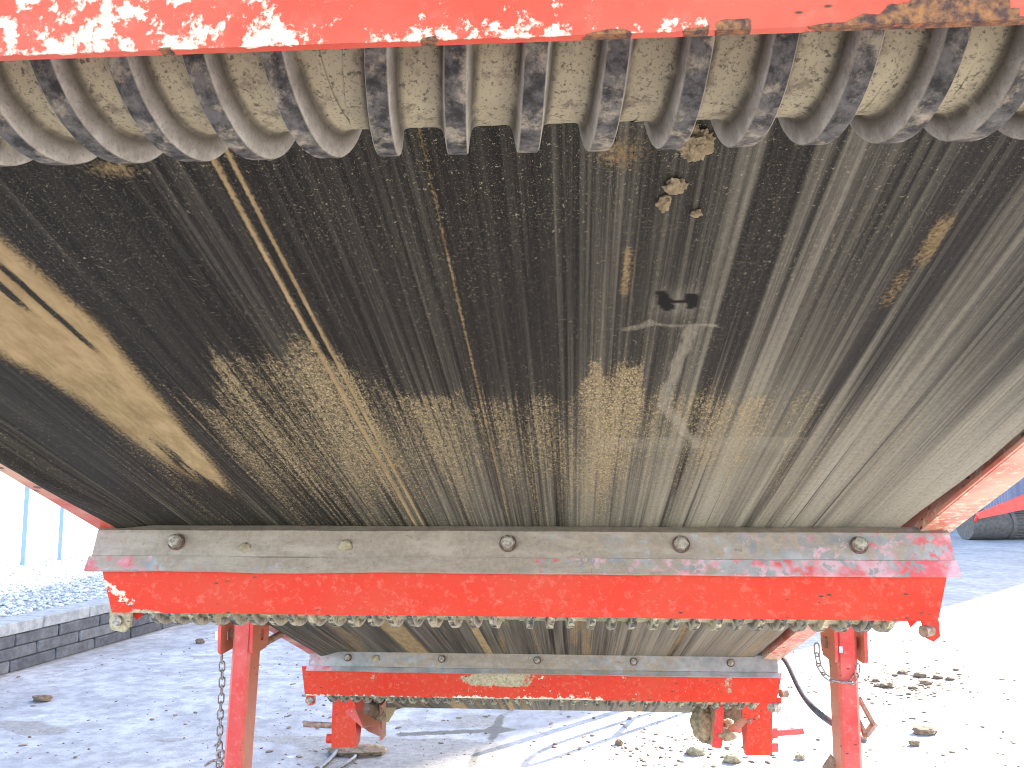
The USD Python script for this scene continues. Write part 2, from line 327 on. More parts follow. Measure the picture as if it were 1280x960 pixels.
# gravel yard behind the wall, level with its cap
V, f = grid(np.concatenate([[.30], np.linspace(.5, 8, 40), np.linspace(9, 200, 14)]), np.concatenate([np.linspace(-60, -6, 8), np.linspace(-5, 16, 90), np.linspace(17, 260, 14)]),
            lambda o, s: np.stack([WA[0] + WD[0] * s - WD[1] * o, WA[1] + WD[1] * s + WD[0] * o, GZ + .03 * n2(o * 1.5, s * 1.5, 3) - .015 + 0 * s], -1))
tag(obj('gravel_yard', (V, f[:, ::-1]), 'gravel_base', smooth=True), kind='structure')
stones = UsdGeom.PointInstancer.Define(stage, '/World/gravel_stones')
tag(stones.GetPrim(), 'loose grey gravel lying behind the block wall', 'gravel', kind='stuff')
for k in range(3):
    s = trimesh.creation.icosphere(subdivisions=1); s.vertices *= (1 + .35 * (noise(s.vertices * 2 + k * 5, k) - .5))[:, None] * np.array([1, .8, .6])
    usdkit.mesh(stage, f'/World/gravel_stones/stone_{k}', s, M[f'gravel_stone_{k}'])
stones.CreatePrototypesRel().SetTargets([f'/World/gravel_stones/stone_{k}' for k in range(3)])
NG = 16000
o_, s_ = .30 + 3.8 * rng.random(NG) ** 1.3, -3 + 11 * rng.random(NG)
P = np.stack([WA[0] + WD[0] * s_ - WD[1] * o_, WA[1] + WD[1] * s_ + WD[0] * o_, GZ + .008 + .012 * rng.random(NG)], 1)
stones.CreatePositionsAttr(Vt.Vec3fArray.FromNumpy(P.astype(np.float32)))
stones.CreateProtoIndicesAttr(Vt.IntArray.FromNumpy(rng.integers(0, 3, NG).astype(np.int32)))
sc = (.010 + .016 * rng.random(NG) ** 2)[:, None] * np.ones(3); stones.CreateScalesAttr(Vt.Vec3fArray.FromNumpy(sc.astype(np.float32)))
an = rng.random(NG) * math.pi; stones.CreateOrientationsAttr(Vt.QuathArray([Gf.Quath(float(math.cos(a)), 0, 0, float(math.sin(a))) for a in an]))
# the wall: blocks laid in courses
wall = thing('retaining_wall', 'low dark grey concrete block wall along the left edge of the yard', 'wall', (WA[0], WA[1], 0))
w_off = np.array([WA[0], WA[1], 0])
def wall_box(s0, s1, o0, o1, z0, z1, bev, seed):
    b = box(s0, s1, -o1, -o0, z0, z1, bev)
    v = np.array(b.vertices); v += (noise(v * 9 + seed, seed) - .5)[:, None] * .006
    return trimesh.Trimesh(np.stack([WA[0] + WD[0] * v[:, 0] + WD[1] * v[:, 1], WA[1] + WD[1] * v[:, 0] - WD[0] * v[:, 1], v[:, 2]], 1), b.faces, process=False)
obj('mortar', wall_box(-3.2, 9.5, .035, .24, -.02, .33, 0, 1), 'mortar_shadow', wall, off=w_off)
CH, BL = .106, .56
for cidx in range(3):
    s = -3.2 + (.28 if cidx % 2 else 0.0); k = 0
    while s < 9.3:
        L = BL * (.96 + .08 * rng.random()); pr = .008 * rng.random()
        obj('block', wall_box(s, s + L - .012, pr, .20, .004 + cidx * CH, .004 + (cidx + 1) * CH - .010, .009, k * 7 + cidx), f'wall_block_{rng.integers(0, 3)}', wall, off=w_off); s += L; k += 1
s = -3.2
while s < 9.3:
    L = .62 * (.97 + .06 * rng.random())
    obj('cap_block', wall_box(s, s + L - .008, -.012 + .006 * rng.random(), .30, 3 * CH + .004, GZ + .014, .008, int(s * 50) % 97 + 9), 'cap_block', wall, off=w_off); s += L
# blue posts beyond the gravel
for (px, py, w, lab) in ((29.5, 708, .075, 'light blue fence post on the gravel, the left and nearer of two'), (75, 702, .066, 'light blue fence post on the gravel, the right and farther of two')):
    g = ground_at(px, py, GZ); p = thing('fence_post', lab, 'post', g, 'blue posts beyond the gravel')
    obj('post', box(-w / 2, w / 2, -w / 2, w / 2, -.05, 2.4, .008), 'post_paint', p)
    obj('cap', box(-w / 2 - .006, w / 2 + .006, -w / 2 - .006, w / 2 + .006, 2.4, 2.43, .006), 'post_paint', p)

# ------------------------------------------------------------------ the belt conveyor
TH = math.radians(19.688); CT, ST = math.cos(TH), math.sin(TH); XC = -.140
U0 = np.array([0, .598, 1.985]); PITCH_R, R_FIN, R_SH, SPAN, PF = .05, .08, .0605, 1.7451, .05
conv = thing('belt_conveyor', 'red inclined belt conveyor with black belt, spiral rollers and bolted guards, seen from below', 'conveyor', (XC, 0, 0))
COFF = np.array([XC, 0, 0])
TILT = Gf.Matrix4d(1, 0, 0, 0, 0, CT, -ST, 0, 0, ST, CT, 0, 0, U0[1], U0[2], 1)
def loc(p): return np.asarray(p, float) - COFF                                 # world point -> conveyor's own space
def tilt(x, u, n): return np.array([x, U0[1] + u * CT + n * ST, U0[2] - u * ST + n * CT])

# belt: one closed loop; local axes x (across), u (down the slope), n (up from the lower run)
us = np.concatenate([np.linspace(-1.6, .1, 40), np.linspace(.1, 1.5, 400)[1:], np.linspace(1.5, 3.4, 220)[1:], np.linspace(3.4, 4.62, 60)[1:]])
nn = np.where(us > 3.4, -.06 * smoothstep(3.4, 4.5, us), 0.0); nn += -.006 * np.sin(np.clip(us / SPAN % 1, 0, 1) * math.pi)
ang = np.linspace(-math.pi / 2, math.pi / 2, 20)[1:-1]
loop_u = np.concatenate([us, 4.62 + .15 * np.cos(ang), np.linspace(4.62, -1.6, 60)]); loop_n = np.concatenate([nn, .09 + .15 * np.sin(ang), np.full(60, .24)])
xs = np.linspace(-.889, .831, 380)
i_ = np.arange(len(loop_u))
def belt_pt(I, X):
    u, n = loop_u[I.astype(int)], loop_n[I.astype(int)]
    lower = (I < len(us))
    near = smoothstep(1.42, 1.0, u) + .4 * smoothstep(1.6, 2.2, u)
    droop = np.where(lower, -(.010 + .020 * near) * smoothstep(-.80, -.89, X), 0)
    edge = .010 * (n2(u * 4, 0, 5) - .5) + .024 * near
    return np.stack([X + edge * (np.abs(X) / .9) ** 4, u, n + droop + .0015 * (n2(X * 6, u * 3, 8) - .5)], -1)
V, f = grid(i_, xs, belt_pt)
X, Uu = np.tile(xs, len(i_)) + .013, np.repeat(loop_u, len(xs))
low = np.repeat(i_ < len(us), len(xs))
wob = .010 * (n2(Uu * 2.2, 0, 2) - .5)
def band(c, w, soft): return smoothstep(w + soft, w, np.abs(X + wob - c))
# solid clay bands
lo_e, hi_e = np.interp(Uu, [.3, .6, .67, .76, .89, 1.02, 1.13, 1.3], [-.665, -.652, -.626, -.610, -.603, -.590, -.572, -.55]), np.interp(Uu, [.3, .42, .53, .65, .76, .9, 1.04, 1.2, 1.35], [-.492, -.480, -.470, -.482, -.490, -.503, -.507, -.518, -.535])
mud = smoothstep(lo_e - .05, lo_e + .035, X) * smoothstep(hi_e + .030, hi_e - .022, X) * smoothstep(1.38, .98, Uu + .34 * (n2(X * 55, Uu * 1.2, 3) - .35))
mud *= 1 - .95 * smoothstep(.010, .003, np.abs(X + .545 - .03 * (Uu - .45))) * smoothstep(.56, .48, Uu + .1 * n2(X * 30, Uu, 2))
mud *= 1 - .95 * smoothstep(.008, .002, np.abs(X + .515 - .05 * (Uu - .45))) * smoothstep(.34, .40, Uu) * smoothstep(.62, .55, Uu)
mud *= 1 - .8 * smoothstep(.62, .68, n2(X * 70, Uu * 2.2, 17)) * smoothstep(.80, 1.05, Uu)
mud = np.maximum(mud, .98 * np.maximum(smoothstep(.0058, .0018, np.abs(X + wob * .4 + .1945 )), smoothstep(.0048, .0014, np.abs(X + wob * .4 + .176))) * (.86 + .2 * n2(X * 0, Uu * 12, 4)))
mud = np.maximum(mud,   .56 * smoothstep(.0045, .001, np.abs(X + wob * .3 - .015)) * (.7 + .6 * n2(X * 0, Uu * 18, 6)))
mud = np.maximum(mud, .56 * band(.217, .002, .010) * smoothstep(.345, .38, Uu) * smoothstep(.495, .45, Uu))
mud = np.maximum(mud, .58 * band(.540, .004, .014) * smoothstep(.295, .34, Uu) * smoothstep(.46, .38, Uu))
mud = np.maximum(mud, .42 * band(.53, .004, .012) * smoothstep(.40, .43, Uu) * smoothstep(.53, .48, Uu))
mud = np.maximum(mud, .55 * np.exp(-((X - .20) / .03) ** 2 - ((Uu - .215) / .03) ** 2)); mud = np.maximum(mud, .6 * np.exp(-((X + .30) / .035) ** 2 - ((Uu - .218) / .016) ** 2))
far = Uu > 1.6
mud = np.where(far, np.maximum(smoothstep(.5, .75, n2(X * 26, Uu * .9, 31)) * .55, np.maximum(.9 * band(-.185, .012, .006), .5 * band(.015, .004, .004))), mud)
mud = np.where(far, np.maximum(mud, .8 * band(-.47, .03, .03) * smoothstep(1.9, 2.1, Uu + .1 * n2(X * 40, 0, 3))), mud)
mud = np.where(low, mud, .2)
# dried, crackled film that starts part way down
start = .66 + .10 * n2(X * 7, Uu * 0, 12) - .16 * smoothstep(-.42, -.33, X) * smoothstep(-.08, -.2, X) - .10 * smoothstep(.14, .18, X) * smoothstep(.26, .24, X) - .12 * smoothstep(-.42, -.46, X)
on = smoothstep(start - .03, start + .09, Uu + .10 * (n2(X * 60, Uu * 25, 15) - .5))
prof = np.interp(X, [-.93, -.72, -.66, -.48, -.46, -.37, -.345, -.20, -.12, -.02, .05, .12, .165, .18, .25, .262, .32, .42, .52, .60, .68, .9],
                 [-.25, .05, .28, .34, .46, .44, .66, .68, .62, .52, .44, .48, .46, .68, .72, .42, .52, .56, .56, .52, .2, -.1])
crk = on * (prof + .9 * (n2(X * 28, Uu * 1.6, 21) - .5)) * (1 - .45 * smoothstep(.95, 1.35, Uu))
crk = np.where(far, .18 + .6 * (n2(X * 30, Uu * .8, 40) - .5), crk); crk = np.where(low, crk, 0)
dust = np.interp(X, [-.93, -.7, -.4, 0, .25, .45, .7, .86], [.08, .06, -.04, .06, .22, .36, .48, .66]) + .30 * smoothstep(.55, 1.2, Uu) * smoothstep(-.6, .0, X) - .04
dust += .30 * np.exp(-((X - .281) / .028) ** 2 - ((Uu - .485) / .035) ** 2)
dust = dust - .22 * smoothstep(.9, .35, Uu) * smoothstep(.15, .5, X)
dust = np.where(far, .34 + .26 * smoothstep(-.2, .8, X), dust)
for c0, w0, a0 in ((.322, .010, .20), (.425, .016, .22), (.452, .006, .10), (.51, .008, .18), (.385, .004, .14), (.60, .006, .16)): dust += a0 * band(c0, w0, .006) * np.where(far, .3, 1)
for c0, w0 in ((.345, .004), (.125, .006), (.525, .008), (.075, .003), (.57, .006)): dust -= .30 * band(c0, w0, .006)
fleck = np.where(far, .4, .75 + .5 * smoothstep(.6, .3, Uu)) * smoothstep(.85, .2, X) + .15
film = np.zeros(len(X))
def seg(a, b, w, s=1.0):
    A, B = np.array(a), np.array(b); d = B - A; Q = np.stack([X + .012 * (n2(X * 25, Uu * 25, 51) - .5), Uu + .03 * (n2(X * 18, Uu * 18, 52) - .5)], 1) - A; tt = np.clip((Q @ d) / (d @ d), 0, 1)
    return s * np.exp(-(np.linalg.norm(Q - tt[:, None] * d, axis=1) / w) ** 4)
for a, b, w, s in (((.222, .555), (.25, .535), .010, .6), ((.25, .535), (.335, .548), .006, .6), ((.305, .55), (.289, .78), .012, .7), ((.289, .78), (.36, .935), .012, .7), ((.262, .445), (.262, .485), .008, .4), ((.285, .495), (.262, .53), .012, .3)): film = np.maximum(film, seg(a, b, w, s))
film = np.maximum(film, .5 * smoothstep(.89, .91, Uu) * smoothstep(1.05, .93, Uu) * smoothstep(.14, .2, X) * smoothstep(.62, .5, X))
run = n2(X * 85, Uu * 1.1, 77)
film = np.maximum(film, .55 * smoothstep(.60, .68, run) * smoothstep(1.0, 1.25, Uu) * smoothstep(-.62, -.35, X) * (~far)); film = np.where(low, film, 0)
tear = np.maximum(np.maximum(seg((.262, .464), (.270, .494), .009), seg((.272, .479), (.296, .475), .0055)), seg((.296, .464), (.299, .490), .008)) * low
tear = smoothstep(.35, .6, tear + .5 * (n2(X * 300, Uu * 300, 9) - .5))
obj('belt', (V, f), 'belt_rubber', conv, smooth=True, attrs=dict(mud=mud, crackle=crk, dust=dust, fleck=fleck, film=film, tear=tear), mtx=TILT)

# spiral rollers: a shaft with one left-hand and one right-hand rubber flight
def flight(hand, start, turns, muddy, seed):
    S = np.array([0, .20, .26, .295, .325, .352, .372, .50, .628, .648, .675, .705, .74, .80, 1.0]) * PF
    H = np.array([0, 0, .05, .18, .50, .95, 1, 1, 1, .95, .50, .18, .05, 0, 0])
    NA = 56
    a = np.arange(int(turns * NA) + 1); A, J = np.meshgrid(a, np.arange(len(S)), indexing='ij')
    taper = np.clip(np.minimum(A / (NA * .22), (a[-1] - A) / (NA * .22)), 0, 1) ** .6
    r = R_SH + (R_FIN - R_SH) * H[J] * taper
    th = -(A / NA * 2 * math.pi - math.pi) - math.pi / 2 + .45
    x = start + S[J] + PF * A / NA; x = hand * x
    r = r + .0012 * (n2(A * .3, J * .9, seed) - .5)
    if muddy:
        l = fbm(np.stack([x * 60, np.cos(th) * 4, np.sin(th) * 4], -1), 4, seed + 5)
        r = np.maximum(r, R_SH + .0045 * smoothstep(.60, .85, l)) + .003 * (l - .5)
    P = np.stack([x, r * np.cos(th), r * np.sin(th)], -1).reshape(-1, 3)
    n = len(S); ii, jj = np.meshgrid(a[:-1], np.arange(n - 1), indexing='ij'); q = (ii * n + jj).ravel()
    f = np.vstack([np.stack([q, q + n, q + n + 1], 1), np.stack([q, q + n + 1, q + 1], 1)])
    ph = S[J] / PF
    rim = ((np.abs(ph - .5) < .135) * (taper > .9)).astype(float)
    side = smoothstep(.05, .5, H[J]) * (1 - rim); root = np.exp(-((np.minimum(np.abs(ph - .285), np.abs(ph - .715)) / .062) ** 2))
    seam = smoothstep(.012, .006, np.abs(ph - .93)) * 0
    md = np.full(ph.shape, .44 if muddy else -.12) + (.3 * (fbm(np.stack([x * 8, A * .02, J * 0], -1), 3, seed) - .5))
    return P, f, dict(rim=rim.ravel(), side=side.ravel(), root=root.ravel(), seam=seam.ravel(), mud=md.ravel())
for k, (g0, muddy) in enumerate(((.43 - .5, False), (.75 - .5, True), (.75 - .5, True))):
    c = tilt(0, k * SPAN, -R_FIN); mt = Gf.Matrix4d(1); mt.SetTranslate(Gf.Vec3d(-.013, float(c[1]), float(c[2])))
    end = .918
    shaft = join(cyl((-.912, 0, 0), (.912, 0, 0), R_SH - .0015, 48), cyl((-.96, 0, 0), (.96, 0, 0), .018, 16))
    z0 = np.zeros(len(shaft.vertices))
    v_, f_, _ = usdkit.meshkit.arrays(shaft, 30); sp_ = obj('spiral_roller', (v_, f_), 'roller_rubber', conv, smooth=True, mtx=mt, attrs={a_: np.full(len(v_), -.1 if a_ == 'mud' else 0.0) for a_ in ('rim', 'side', 'root', 'seam', 'mud')})
    for hand in (1, -1):
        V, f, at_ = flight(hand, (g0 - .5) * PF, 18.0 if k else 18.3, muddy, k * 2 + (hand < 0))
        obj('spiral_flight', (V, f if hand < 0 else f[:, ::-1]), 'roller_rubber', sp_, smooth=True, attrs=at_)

def noattr(n, **kw): return {**{k: np.full(n, -.6) for k in ('chip', 'rust', 'mud')}, **kw}
# side rails
for sx in (-1, 1):
    xa, xb = (.872, .938) if sx > 0 else (-.938, -.872)
    V, f = sweep([(xa, -.011), (xb, -.011), (xb, .30), (xa, .30)], np.linspace(-1.6, 4.75, 160), sub=[3, 4, 1, 6])
    V = np.stack([V[:, 1], V[:, 0], V[:, 2]], 1)
    V[:, 2] += .002 * (n2(V[:, 1] * 4, V[:, 0] * 20, 3) - .5)
    a = noattr(len(V), chip=.08 + .45 * (n2(V[:, 1] * 3, V[:, 2] * 30, 6) - .5) + (.32 if sx > 0 else -.05) * (V[:, 2] < -.008), mud=.08 + .5 * (n2(V[:, 1] * 2.5, V[:, 0] * 30, 9) - .5) + (.12 if sx < 0 else .06), rust=np.where(V[:, 2] > 0, .12, -.35) + .4 * (n2(V[:, 1] * 5, V[:, 2] * 20, 11) - .5))
    r_ = obj('side_rail', (V, f), 'rail_paint', conv, smooth=True, attrs=a, mtx=TILT)
    if sx > 0:
        st = box(.8665, .8718, .35, 1.30, -.010, -.002); ls = st
        for sub in range(5): ls = trimesh.Trimesh(*trimesh.remesh.subdivide(ls.vertices, ls.faces), process=False) if sub < 3 else ls
        obj('weld_strip', ls, 'rail_paint', r_, attrs=noattr(len(ls.vertices)))
    # flange lip folded outward on top
    st = box(min(xa, xb) - .02, max(xa, xb) + .02, -1.6, 4.75, .3005, .308)
    obj('top_flange', st, 'rail_paint', r_, attrs=noattr(len(st.vertices)))

# guards: bolted steel lip over a red panel, in front of rollers two and three
def guard(Yb, rows, halfw, bolts, studs, pan_x, wear, seed):
    """rows: heights of lip bottom, plate bottom, fold, top, panel bottom"""
    zl, zp, zf, zt, zb = rows; t = .006
    xs = np.linspace(-halfw, halfw, 300)
    def wave(V, a=.0035, k=6): V = V.copy(); V[:, 2] += a * (n2(V[:, 0] * k, V[:, 1] * 3, seed) - .5) * 2; V[:, 1] += a * (n2(V[:, 0] * k * .7, V[:, 2] * 4, seed + 3) - .5) * 1.6; return V
    prof = [(Yb + .018, zp + .0), (Yb + .038, zf), (Yb + .058, zt), (Yb + .060, zt - t), (Yb + .044, zf - t), (Yb + .024, zp - .004)]
    V, f = sweep(prof, xs, lambda V: wave(V, .0022), sub=[8, 3, 1, 1, 1, 1])
    xr = V[:, 0]
    flang = V[:, 2] > zf - .003
    att = wear(xr, (V[:, 2] - zl) / (zt - zl)); att['mud'] = att['mud'] + .12 * flang
    plate = obj('guard_plate', (V, f), 'lip_steel', conv, smooth=True, attrs=att)
    prof = [(Yb, zl), (Yb + .016, zp - .0005), (Yb + .022, zp - .0045), (Yb + .006, zl - .004)]
    V, f = sweep(prof, np.linspace(-halfw - .006, halfw + .004, 240), lambda V: wave(V, .0045, 4), sub=[5, 1, 1, 2])
    a2 = wear(V[:, 0], (V[:, 2] - zl) / (zt - zl)); a2['chip'] = a2['chip'] + .22; a2['mud'] = a2['mud'] - .16
    obj('guard_lip', (V, f), 'lip_steel', conv, smooth=True, attrs=a2)
    br = .0155 if seed < 20 else .0125
    for bx in bolts:
        zc = (zp + zf) / 2 + .002; p = np.array([bx, Yb + .028, zc]); nrm = np.array([0, -(zf - zp), .020]); nrm /= np.linalg.norm(nrm)
        hexa = trimesh.creation.cylinder(radius=br, height=.013, sections=6); rnd = rng.random() * 6
        hexa.apply_transform(trimesh.transformations.rotation_matrix(rnd, (0, 0, 1)))
        dome_ = trimesh.creation.icosphere(subdivisions=2, radius=br * .87); dome_.apply_scale((1, 1, .45)); dome_.apply_translation((0, 0, .0065))
        wsh = trimesh.creation.cylinder(radius=br * 1.22, height=.003, sections=20)
        R = trimesh.geometry.align_vectors((0, 0, 1), nrm)
        hd = join(hexa, dome_); hd.apply_translation((0, 0, .0095)); wsh.apply_translation((0, 0, .0025)); hd.apply_transform(R); hd.apply_translation(p); wsh.apply_transform(R); wsh.apply_translation(p)
        obj('bolt', hd, 'bolt_steel', plate, smooth=25); obj('washer', wsh, 'bolt_hole_ring', plate, smooth=25)
    for bx, rz in studs:
        s = lump((.030, .012, .028), int(abs(bx) * 100), 2); s.apply_translation((bx, Yb + .026, (zp + zf) / 2 + rz)); obj('mud_clot', s, 'dried_mud', plate, smooth=True)
    # red panel
    (tl, tr), (bl, br) = pan_x
    xs = np.linspace(0, 1, 240)
    V, f = sweep([(Yb + .030, zb), (Yb + .022, zl + .012), (Yb + .030, zl + .012), (Yb + .038, zb)], xs, sub=[14, 1, 1, 1])
    tt = np.clip((V[:, 2] - zb) / (zl - zb), 0, 1); q = V[:, 0].copy()
    V[:, 0] = (bl + (tl - bl) * tt) + q * ((br + (tr - br) * tt) - (bl + (tl - bl) * tt))
    V[:, 2] += .0018 * (n2(V[:, 0] * 9, 0, seed + 9) - .5) * (tt < .3); V[:, 1] += .003 * (n2(V[:, 0] * 3, tt * 1.5, seed + 4) - .5)
    return V, f, tt
def wear2(x, h):
    n = n2(x * 3, h * 2, 41)
    return dict(mud=np.interp(x, [-.93, -.8, -.72, -.3, .0, .12, .4, .95], [.66, .60, .80, .90, .82, .68, .56, .40]) + .5 * (n - .5), chip=np.interp(x, [-.93, -.86, -.7, 0, .45, .7, .86, .95], [.54, .50, .34, .30, .42, .50, .54, .80]) + .35 * (n2(x * 9, h * 4, 6) - .5) - .12,
                rust=-.2 + .25 * smoothstep(.05, .3, x) + .5 * (n2(x * 8, h * 3, 14) - .5))
def wear3(x, h):
    n = n2(x * 3, h * 2, 61)
    return dict(mud=np.interp(x, [-.93, -.75, -.6, 0, .5, .65, .95], [.15, .25, .55, .62, .55, .30, .10]) + .4 * (n - .5), chip=np.interp(x, [-.93, -.85, -.78, -.6, .5, .95], [.45, .42, .0, .0, .05, .0]) + .3 * (n2(x * 9, h * 4, 16) - .5) - .06,
                rust=-.12 + .25 * smoothstep(.45, .25, h) * smoothstep(.1, .2, h) + .6 * (n2(x * 16, h * 3, 24) - .5))
Y2 = 1.872
def zrow(px, py, Y): return float(at(px, py, Y)[2])
rows2 = (zrow(655, 716, Y2), zrow(655, 697.5, Y2 + .018), zrow(655, 664.5, Y2 + .038), zrow(655, 657.5, Y2 + .058), zrow(655, 771, Y2 + .03))
bx2 = [float(loc(at(px, 678, Y2 + .028))[0]) for px in (221, 635, 851, 1073)]
pan2 = (tuple(float(loc(at(px, 718, Y2 + .02))[0]) for px in (126, 1185)), tuple(float(loc(at(px, 765, Y2 + .03))[0]) for px in (140, 1172)))
V, f, tt = guard(Y2, rows2, .927, bx2, [(float(loc(at(428, 680, Y2))[0]), -.004), (float(loc(at(300, 690, Y2))[0]), -.012)], pan2, wear2, 11)
x = V[:, 0]
att = noattr(len(V), chip=-.10 + .3 * (n2(x * 5, tt * 2, 33) - .5) - .2 * smoothstep(-.5, .3, x) + .75 * np.exp(-((x + .865) / .05) ** 2 - ((tt - .45 - (x + .865) * -6) / .25) ** 2) + .22 * smoothstep(.10, .0, tt),
             mud=-.42 + .95 * np.exp(-((x + .80) / .06) ** 2) * smoothstep(.30, .05, tt + (x + .8) * .5) + .95 * smoothstep(.05, .0, x + .905 - .02 * tt) * smoothstep(.7, .2, tt) + .26 * smoothstep(.06, .0, tt) + .2 * (n2(x * 6, tt * 3, 5) - .5), rust=np.full(len(V), -.45))
p2 = obj('guard_panel', (V, f), 'red_paint', conv, smooth=True, attrs=att)
Y3 = Y2 + SPAN * CT
rows3 = (zrow(675, 842.5, Y3), zrow(675, 836.5, Y3 + .018), zrow(675, 816, Y3 + .038), zrow(675, 810.5, Y3 + .058), zrow(675, 874, Y3 + .03))
bx3 = [float(loc(at(px, 825, Y3 + .028))[0]) for px in (435, 552.5, 671.5, 792, 913)]
pan3 = (tuple(float(loc(at(px, 845, Y3 + .02))[0]) for px in (377, 977)), tuple(float(loc(at(px, 874, Y3 + .03))[0]) for px in (381, 970)))
V, f, tt = guard(Y3, rows3, .927, bx3, [(float(loc(at(468, 824, Y3))[0]), .0)], pan3, wear3, 21)
x = V[:, 0]
att = noattr(len(V), chip=.0 + .5 * (n2(x * 7, tt * 2, 53) - .5) + .18 * smoothstep(-.5, -.1, x) * smoothstep(.8, .3, x) + .55 * smoothstep(.13, .0, tt) * (x < .25),
             mud=-.30 + 1.15 * np.exp(-((x + .17) / .17) ** 4) * smoothstep(.25, .55, tt + .25 * (x + .1)) * smoothstep(1.25, .9, tt - .6 * (x + .1)) + .55 * np.exp(-((x - .20) / .16) ** 2) * (n2(x * 14, tt * 4, 3)) + .8 * np.exp(-((x - .735) / .03) ** 2) * smoothstep(.1, .4, tt) + .8 * np.exp(-((x + .665) / .025) ** 2) * smoothstep(.45, .7, tt),
             rust=-.45 + .55 * np.exp(-((x - .25) / .25) ** 2) * smoothstep(.14, .0, tt))
p3 = obj('guard_panel', (V, f), 'red_paint', conv, smooth=True, attrs=att)
# the nearest guard: a worn panel close in front of roller one
Y1 = .435
zb1 = float(at(640, 46.5, Y1)[2])
V, f = sweep([(Y1, zb1), (Y1 - .004, zb1 + .115), (Y1 - .028, zb1 + .150), (Y1 - .022, zb1 + .154), (Y1 + .003, zb1 + .117), (Y1 + .006, zb1)], np.linspace(-.93, .95, 420), sub=[26, 4, 1, 1, 1, 1])
x, tt = V[:, 0], (V[:, 2] - zb1) / .115
chip = .5 * (n2(x * 45, tt * 7, 71) - .5) + np.interp(x, [-.9, -.10, -.02, .03, .10, .13, .17, .20, .23, .9], [.44, .51, .47, .30, .40, .36, .30, .26, .0, -.1])
chip += np.interp(tt, [0, .03, .07, .11, .2, .4], [.10, .10, -.02, -.08, -.10, -.2]) * np.interp(x, [-.1, -.03, .03, .2], [.3, .6, 1.5, 1.5])
chip[V[:, 1] > Y1 + .001] = -.5
h_r = np.interp(x, [.2, .255, .27, .285, .30, .32, .36, .37], [0, .0, .02, .04, .08, .14, .15, .03])
rust = -.2 + .95 * smoothstep(h_r + .012, h_r - .015, tt) * (h_r > 0) + .3 * (n2(x * 60, tt * 9, 81) - .5)
for c0, w0, hh in ((.160, .016, .045), (.226, .012, .06), (.205, .008, .02), (-.08, .006, .03), (.065, .006, .025)): rust = np.maximum(rust, .85 * np.exp(-((x - c0) / w0) ** 4) * smoothstep(hh, hh * .6, tt) - .1)
obj('guard_panel', (V, f), 'faded_red_paint', conv, smooth=True, attrs=noattr(len(V), chip=chip, rust=rust), label='faded, peeling red guard panel in front of the nearest roller')

# brackets that carry the roller ends
def piece(name, mesh, mat, parent=conv, smooth=30, wear=(-.4, -.3, -.3), label=None, world=True):
    if world: mesh = mesh.copy(); mesh.apply_translation(-COFF)
    if smooth: v, f, n = usdkit.meshkit.arrays(mesh, smooth)
    else: v, f = np.array(mesh.vertices), np.array(mesh.faces)
    at3 = dict(chip=np.full(len(v), wear[0]), rust=np.full(len(v), wear[1]), mud=np.full(len(v), wear[2]))
    return obj(name, trimesh.Trimesh(v, f, process=False), mat, parent, smooth=True if smooth else False, attrs=at3, label=label)
def plate(corners, thick, axis):
    """A flat plate from outline corners (world points in a plane), thickened along an axis."""
    c = np.asarray(corners, float); a = np.asarray(axis, float) * thick / 2
    return trimesh.convex.convex_hull(np.vstack([c + a, c - a]))
yb = Y2 + .05
for pts, wr in ((((139, 752), (166, 757), (163, 783), (156, 790), (141, 787), (138, 780)), (-.3, -.2, .75)), (((1150, 770), (1172, 772), (1174, 795), (1166, 802), (1158, 798)), (-.2, -.3, .0))):
    piece('roller_bracket', plate([at(a, b, yb) for a, b in pts], .010, (0, 1, 0)), 'red_paint', wear=wr)
piece('bracket_tab', plate([at(158, 758, yb + .03), at(176, 762, yb + .03), at(178, 770, yb + .03), at(172, 775, yb + .03)], .006, (0, 1, 0)), 'red_paint')
piece('bracket_tab', plate([at(1133, 772, yb + .03), at(1150, 772, yb + .03), at(1138, 784, yb + .03)], .006, (0, 1, 0)), 'red_paint')
p0 = at(150, 775, yb); piece('bracket_bolt', cyl(p0 + (0, -.016, 0), p0 + (0, .01, 0), .011), 'bolt_steel')
p0 = at(1156, 788, yb); piece('bracket_bolt', cyl(p0 + (-.008, -.012, 0), p0 + (.012, .0, 0), .012), 'rusty_steel')
yb3 = Y3 + .05
for pts, wr in ((((384, 868), (394, 868), (394, 880), (386, 882), (382, 876)), (-.3, -.2, .5)), (((970, 872), (976, 872), (976, 886), (972, 891), (968, 888)), (-.2, -.3, .1))):
    piece('roller_bracket', plate([at(a, b, yb3) for a, b in pts], .010, (0, 1, 0)), 'red_paint', wear=wr)
p0 = at(389, 874, yb3); piece('bracket_bolt', cyl(p0 + (0, -.02, 0), p0 + (0, .01, 0), .012), 'bolt_steel')
p0 = at(966, 883, yb3); piece('bracket_bolt', cyl(p0 + (-.012, -.026, 0), p0 + (.02, .0, 0), .018), 'bolt_steel')
p0 = at(975, 866, yb3); piece('bracket_bolt', cyl(p0 + (.0, -.01, 0), p0 + (.025, .0, 0), .016), 'rusty_steel')

